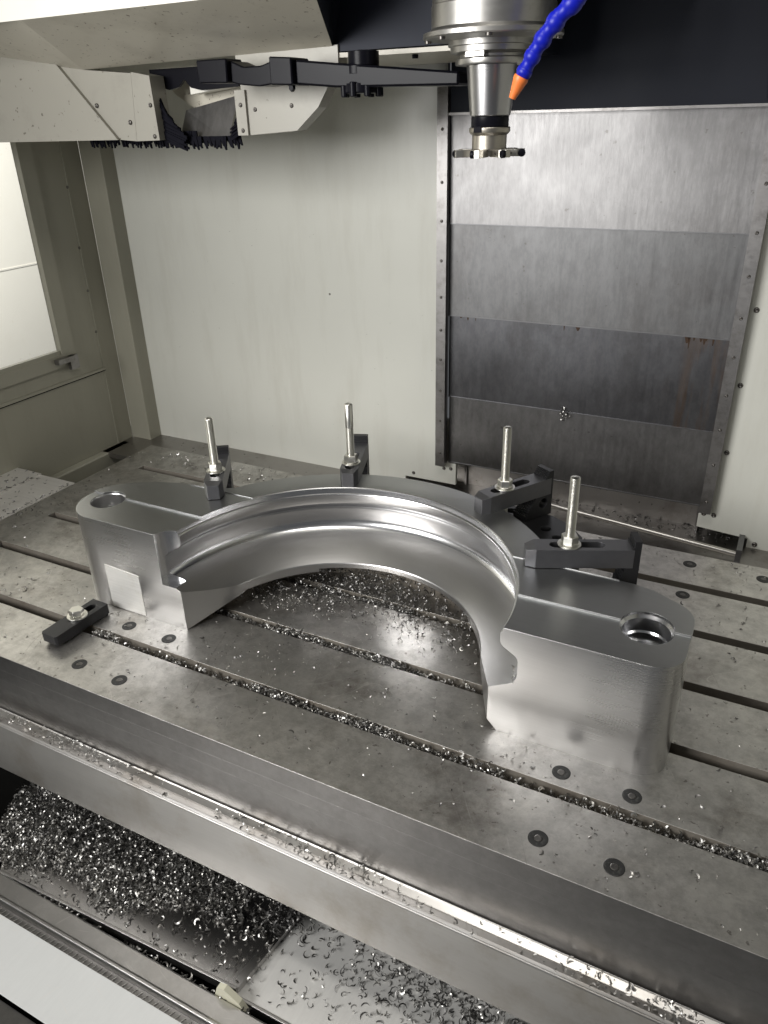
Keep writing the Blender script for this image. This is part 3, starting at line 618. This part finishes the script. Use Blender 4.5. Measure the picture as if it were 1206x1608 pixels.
# brushes: many bristle tufts along a backing
def brush(name, pts_top, L_, n, y, lean=0.0):
    bm = bmesh.new(); (xa, za), (xb, zb) = pts_top
    for k in range(n):
        f = (k + .5) / n; x = xa + (xb - xa) * f; z = za + (zb - za) * f; w_ = abs(xb - xa) / n * .9 + .0012; l = L_ * random.uniform(.75, 1.15); dx = lean + random.uniform(-.004, .004)
        yy = y + random.uniform(-.004, .004)
        b_prism(bm, [(x - w_ - CL.x, z - CL.z), (x + w_ - CL.x, z - CL.z), (x + w_ * .3 + dx - CL.x, z - l - CL.z), (x - w_ * .2 + dx - CL.x, z - l - CL.z)], 'y', yy - CL.y, yy + .003 - CL.y)
    o = link(name, tomesh(bm), M['brush'], tcv); return o
brush('bottom_brush', [(-1.40, .835), (-1.11, .835)], .027, 80, 1.335, .004)
brush('bottom_brush', [(-1.12, .825), (-1.00, .825)], .022, 26, 1.33, .004)
def side_brush(x0, ztop, zbot, width, sgn):
    bm = bmesh.new(); n = 26
    for k in range(n):
        f = (k + .5) / n; z = ztop + (zbot - ztop) * f; w_ = abs(ztop - zbot) / n * .8; l = width * (.12 + .88 * min(1, f * 1.5)) * random.uniform(.9, 1.08)
        yy = 1.318 + random.uniform(-.003, .003)
        b_prism(bm, [(x0 - CL.x, z + w_ - CL.z), (x0 - CL.x, z - w_ - CL.z), (x0 + sgn * l - CL.x, z - w_ * .9 - .018 - CL.z), (x0 + sgn * l - CL.x, z - w_ * .1 - .016 - CL.z)], 'y', yy - CL.y, yy + .004 - CL.y)
    link('side_brush', tomesh(bm), M['brush'], tcv)
side_brush(-1.174, .893, .818, .052, 1); side_brush(-.973, .888, .835, .036, -1)
# arm
ta = thing('tool_gripper', (-.665, 1.2, .91), 'glossy black tool changer arm with grippers under the splashed hood', 'tool changer arm')
AL = Vector(ta.location)
def ap_(name, pts, y0, y1, mat='black', **k):
    return prism(name, [(p[0] - AL.x, p[1] - AL.z) for p in pts], 'y', y0 - AL.y, y1 - AL.y, M[mat], ta, **k)
ap_('gripper_finger', [(-.970, .943), (-.906, .943), (-.908, .907), (-.967, .909)], 1.19, 1.235, bevel=.002)
ap_('gripper_jaw', [(-.9055, .940), (-.88, .930), (-.845, .930), (-.818, .937), (-.818, .903), (-.85, .900), (-.89, .904), (-.907, .908)], 1.20, 1.25, bevel=.002)
ap_('gripper_block', [(-.8175, .941), (-.775, .938), (-.775, .899), (-.8175, .901)], 1.185, 1.24, bevel=.002)
ap_('end_pin', [(-.789, .901), (-.781, .901), (-.781, .894), (-.785, .890), (-.789, .894)], 1.195, 1.203)
ap_('arm_bar', [(-.7745, .935), (-.70, .927), (-.492, .9065), (-.492, .8885), (-.70, .893), (-.7745, .900)], 1.195, 1.25, bevel=.003)
bm = bmesh.new(); b_lathe(bm, [(.028, -.026), (.030, -.024), (.030, -.012), (.018, -.011), (.018, .0), (.028, .001), (.028, .012)], 32, -.003, .022)
link('pivot_hub', tomesh(bm), M['black'], ta, smooth=30)
for k in range(8):
    a = k * PI / 4; lathe('hub_bolt', [(.0045, -.031), (.0055, -.030), (.0055, -.011), (.003, -.010)], M['black'], ta, 12, -.003 + .0295 * math.cos(a), .022 + .0295 * math.sin(a))
lathe('hub_cap', [(.010, .012), (.0245, .013), (.0245, .032), (.010, .034)], M['black'], ta, 28, -.003, .03)
pv = thing('pivot_housing', (-.69, 1.36, .945), 'speckled pale underside plate above the changer arm pivot', 'plate')
bm = bmesh.new(); b_prism(bm, [(-.19, -.06), (.14, -.05), (.19, .02), (.19, .24), (-.19, .24)], 'z', -.004, .003); link('plate', tomesh(bm), M['cream_dirty'], pv)
for x, y in ((-.08, -.03), (.06, -.02), (.13, .03)): lathe('plate_bolt', [(.005, -.010), (.0055, -.0045), (.003, -.0040)], M['black'], pv, 12, x, y)

# ------------------------------------------------------------------ chips
rng = np.random.default_rng(5)
def chips(name, P, mat, smin=.6, smax=1.3, flat=.45, r0=.0048, seglen=5, wd=.0016):
    """crescent ribbons, randomly turned; P is (n,3) points"""
    n = len(P); s = rng.uniform(smin, smax, n); k = np.arange(seglen + 1) / seglen
    sweep = rng.uniform(1.6, 4.3, n); rad = r0 * s * rng.uniform(.6, 1.2, n); pitch = rng.normal(0, .0035, n) * s
    th = (k[None, :] - .5) * sweep[:, None]
    cxx = rad[:, None] * np.cos(th) - rad[:, None] * .6; cyy = rad[:, None] * np.sin(th); czz = pitch[:, None] * (k[None, :] - .5)
    wv_ = wd * s[:, None] * (np.sin(PI * np.clip(k, .04, .96))[None, :]) ** .6
    nx, ny = np.cos(th), np.sin(th); tilt = rng.uniform(-1.2, 1.2, n)[:, None]
    a = np.stack([cxx - nx * wv_ * np.cos(tilt), cyy - ny * wv_ * np.cos(tilt), czz - wv_ * np.sin(tilt)], -1)
    b = np.stack([cxx + nx * wv_ * np.cos(tilt), cyy + ny * wv_ * np.cos(tilt), czz + wv_ * np.sin(tilt)], -1)
    V = np.stack([a, b], 2).reshape(n, -1, 3)
    yaw = rng.uniform(0, 2 * PI, n); rx = rng.normal(0, flat, n); ry = rng.normal(0, flat, n)
    def rot(ax, an):
        c, s_ = np.cos(an), np.sin(an); m = np.zeros((n, 3, 3)); i, j = [(1, 2), (0, 2), (0, 1)][ax]
        for q_ in range(3): m[:, q_, q_] = 1
        m[:, i, i] = c; m[:, j, j] = c; m[:, i, j] = -s_; m[:, j, i] = s_; return m
    Rm = rot(2, yaw) @ rot(0, rx) @ rot(1, ry)
    V = np.einsum('nij,nvj->nvi', Rm, V)
    V[:, :, 2] -= V[:, :, 2].min(1)[:, None]
    V += P[:, None, :]
    nv = 2 * (seglen + 1); base = np.arange(n)[:, None, None] * nv
    f = np.array([[2 * i, 2 * i + 2, 2 * i + 3, 2 * i + 1] for i in range(seglen)])[None] + base
    me = bpy.data.meshes.new(name); me.from_pydata(V.reshape(-1, 3).tolist(), [], f.reshape(-1, 4).tolist())
    me.materials.append(mat); me.polygons.foreach_set('use_smooth', [True] * len(me.polygons))
    o = bpy.data.objects.new(name, me); COL.objects.link(o); o['kind'] = 'stuff'; return o
def scatter(n, x0, x1, y0, y1, z, dens=None):
    out_ = []
    while len(out_) < n:
        x = rng.uniform(x0, x1, 4000); y = rng.uniform(y0, y1, 4000)
        if dens is not None: m = rng.uniform(0, 1, 4000) < dens(x, y); x, y = x[m], y[m]
        out_ += list(zip(x, y))
        if dens is not None and not len(x): break
    P = np.zeros((n, 3)); P[:, :2] = np.array(out_[:n]); P[:, 2] = z; return P
def inside_work(x, y):
    r = np.hypot(x - CX, y - CY); return ((y > .868) & (y < 1.06) & (x > -1.17) & (x < -.03) & (r > .3)) | ((r > .3) & (r < .385) & (y > .87) )
def slotdist(y): return np.min(np.abs(y[:, None] - (np.array(slots) + SW / 2)[None, :]), 1)
# pile on the lower way cover
def dpile(x, y):
    u = np.clip((x + 1.25) / .62, 0, 1)
    lo = .545 + .02 * np.sin(x * 23) + .09 * u ** 2.2
    e = np.clip((y - lo) / .035, 0, 1) * np.clip((.735 - y) / .02, 0, 1)
    side = (x > -1.243 + .25 * np.clip(.66 - y, 0, 1) * .9) 
    fade = np.clip((-.60 - x) / .22, 0.0, 1) ** 1.5
    return (e * fade + .035 * (y > .536 + (x + 1.14) * .039)) * side * (x < -.575) * (y > .54)
Ppile = scatter(8500, -1.25, -.57, .535, .735, -.4195, dpile)
hgt = lambda x, y: .03 * np.clip((-.78 - x) / .3, 0, 1) * np.clip((y - .56) / .1, 0, 1)
Ppile[:, 2] += rng.uniform(0, 1, len(Ppile)) ** 1.4 * (hgt(Ppile[:, 0], Ppile[:, 1]) + .006 * np.clip((-.63 - Ppile[:, 0]) / .2, 0, 1))
o = chips('chip_pile', Ppile, M['chip'], .6, 1.25, .6, r0=.0046); o['label'] = 'heap of curled steel chips on the lower cover'
Pd = scatter(2600, -1.25, -.57, .535, .735, -.4195, dpile); Pd[:, 2] += rng.uniform(0, 1, len(Pd)) * hgt(Pd[:, 0], Pd[:, 1]) * .8
chips('dark_chip_pile', Pd, M['chip_dark'], .6, 1.25, .6, r0=.0046)
# on the right-hand lower cover
def dright(x, y): return np.clip(.12 + 1.1 * np.clip((y - .60) / .12, 0, 1) * np.clip((x + .56) / .3, 0.1, 1) , 0, 1) * (y > .56)
P_ = scatter(900, -.585, .15, .56, .735, -.432, dright)
chips('loose_chips', P_, M['chip_dark'], .6, 1.2, .3, r0=.0062, wd=.0011)
P_ = scatter(700, -.585, .15, .56, .735, -.432, dright)
P_[:, 2] += rng.uniform(0, .006, len(P_)) * (P_[:, 1] > .68)
chips('loose_chips', P_, M['chip'], .6, 1.2, .5, r0=.0045)
P_ = np.column_stack([rng.normal(-.588, .018, 260), rng.normal(.69, .012, 260), -.42 + rng.uniform(0, .02, 260)])
chips('chip_clump', P_, M['chip_dark'], .7, 1.3, .8, r0=.0052)
# in the sill gap
P_ = scatter(120, -1.05, -.55, .529, .534, -.425); chips('gap_chips', P_, M['chip'], .6, 1.1, .6)
# in the T slots
def dslot(k):
    y0 = slots[k]
    return lambda x, y: np.clip(.5 + .5 * np.sin(x * 9 + k), .15, 1)
for k, (xa_, xb_, n) in enumerate(((-1.05, .35, 6000), (-.88, -.30, 3000), (-.74, -.33, 1700))):
    P_ = scatter(n, xa_, xb_, slots[k] + .0035, slots[k] + SW - .0035, -.03, dslot(k))
    h_ = .013 + .010 * np.sin(P_[:, 0] * 17 + k) ** 2
    P_[:, 2] = -.031 + rng.uniform(0, 1, n) ** .7 * (h_ + .010) - (k == 2) * .0
    o = chips('slot_chips', P_, M['chip'], .45, .95, .8, r0=.0042)
    P_ = P_[: n // 3] + np.array([.003, 0, .0]); P_[:, 1] = np.clip(P_[:, 1], slots[k] + .003, slots[k] + SW - .003); chips('dark_slot_chips', P_, M['chip_dark'], .45, .95, .8, r0=.0042)
    bm = bmesh.new(); b_box(bm, xa_ + .03, xb_ + .3, slots[k] - .008, slots[k] + SW + .008, -.0618, -.030); o = link('slot_swarf', tomesh(bm), M['slot']); o['kind'] = 'stuff'
# sparse chips over the table
def dtab(x, y): return (~inside_work(x, y)) * (slotdist(y) > .014) * (.35 + .65 * (np.abs(y - .80) < .1) + .8 * (y > 1.2)) / 1.8
P_ = scatter(760, -1.6, .5, .67, 1.55, .0003, dtab)
chips('table_chips', P_, M['chip'], .35, .95, .2, r0=.0042)
P_ = scatter(420, -1.6, .5, .67, 1.55, .0003, dtab); chips('table_chips', P_, M['chip_dark'], .3, 1.0, .15, r0=.0045)
# fine grains inside the bore and a denser drift along its rear wall
def dbore(x, y):
    r = np.hypot(x - CX, y - CY); g = np.clip((r - .06) / .18, 0, 1) ** 2.4 * (r < .315) * (y > 1.0); return g * (slotdist(y) > .005) * np.clip(1 - np.abs(x + .66) / .32, 0.05, 1)
P_ = scatter(1200, -.95, -.28, 1.0, 1.24, .0003, dbore)
rr_ = np.hypot(P_[:, 0] - CX, P_[:, 1] - CY); P_[:, 2] += rng.uniform(0, 1, len(P_)) * np.clip((rr_ - .215) / .05, 0, 1) * .016 * np.clip(1.3 - np.abs(P_[:, 0] + .68) / .2, 0, 1)
chips('bore_chips', P_, M['chip'], .25, .8, .6, r0=.0042)
P_ = scatter(950, -.95, -.28, 1.03, 1.24, .0003, dbore); rr_ = np.hypot(P_[:, 0] - CX, P_[:, 1] - CY); P_[:, 2] += rng.uniform(0, 1, len(P_)) * np.clip((rr_ - .215) / .05, 0, 1) * .018 * np.clip(1.3 - np.abs(P_[:, 0] + .68) / .2, 0, 1)
chips('bore_chips', P_, M['chip_dark'], .4, 1.1, .8, r0=.0045)
P_ = scatter(900, -.9, -.3, .83, 1.15, .0003, lambda x, y: (~inside_work(x, y)) * (slotdist(y) > .014) * .5); chips('fine_grit', P_, M['chip'], .1, .3, .3, r0=.004)
# bright chips at the rear left of the table
P_ = scatter(170, -1.52, -1.02, 1.455, 1.55, .0003); chips('rear_chips', P_, M['chip'], .5, 1.1, .5)
P_ = scatter(320, -1.82, -1.6, 1.29, 1.74, -.149); chips('corner_chips', P_, M['chip_dark'], .6, 1.3, .4)
# on the gutter
P_ = scatter(360, -1.25, .2, .634, .659, -.1405, lambda x, y: np.clip(.4 + .6 * np.sin(x * 12 + 1) ** 3, .08, 1)); chips('gutter_chips', P_, M['chip'], .4, 1.1, .6)
# on the side plate and the rear tray
def dline(x, y): return np.clip(.10 + .9 * (np.abs(((x + 1.607) / .128) % 1 - .5) > .46), 0, 1)
P_ = scatter(420, -1.92, -1.53, .75, 1.26, .0045, dline); chips('side_chips', P_, M['chip_dark'], .5, 1.2, .2)
P_ = scatter(240, -.62, .0, 1.72, 1.81, -.0595, lambda x, y: np.clip((y - 1.72) / .08, .1, 1)); chips('tray_chips', P_, M['chip_dark'], .4, 1.2, .5)
P_ = np.column_stack([rng.uniform(-1.7, -.78, 45), np.full(45, 1.7493), rng.uniform(-.02, .6, 45)]); chips('wall_specks', P_, M['chip_dark'], .15, .4, .2)
# snagged clump on the cover's panel joint, chips sticking to the spotted groove end
P_ = np.column_stack([rng.normal(-.432, .007, 40), np.full(40, 1.741), rng.normal(.203, .006, 40)]); o = chips('snagged_chips', P_, M['chip'], .5, 1.0, 1.5)
P_ = np.column_stack([np.full(60, -.2565) + rng.normal(0, .001, 60), np.full(60, .8705), rng.uniform(.100, .135, 60)]); chips('snagged_chips', P_, M['chip'], .2, .45, 1.5)
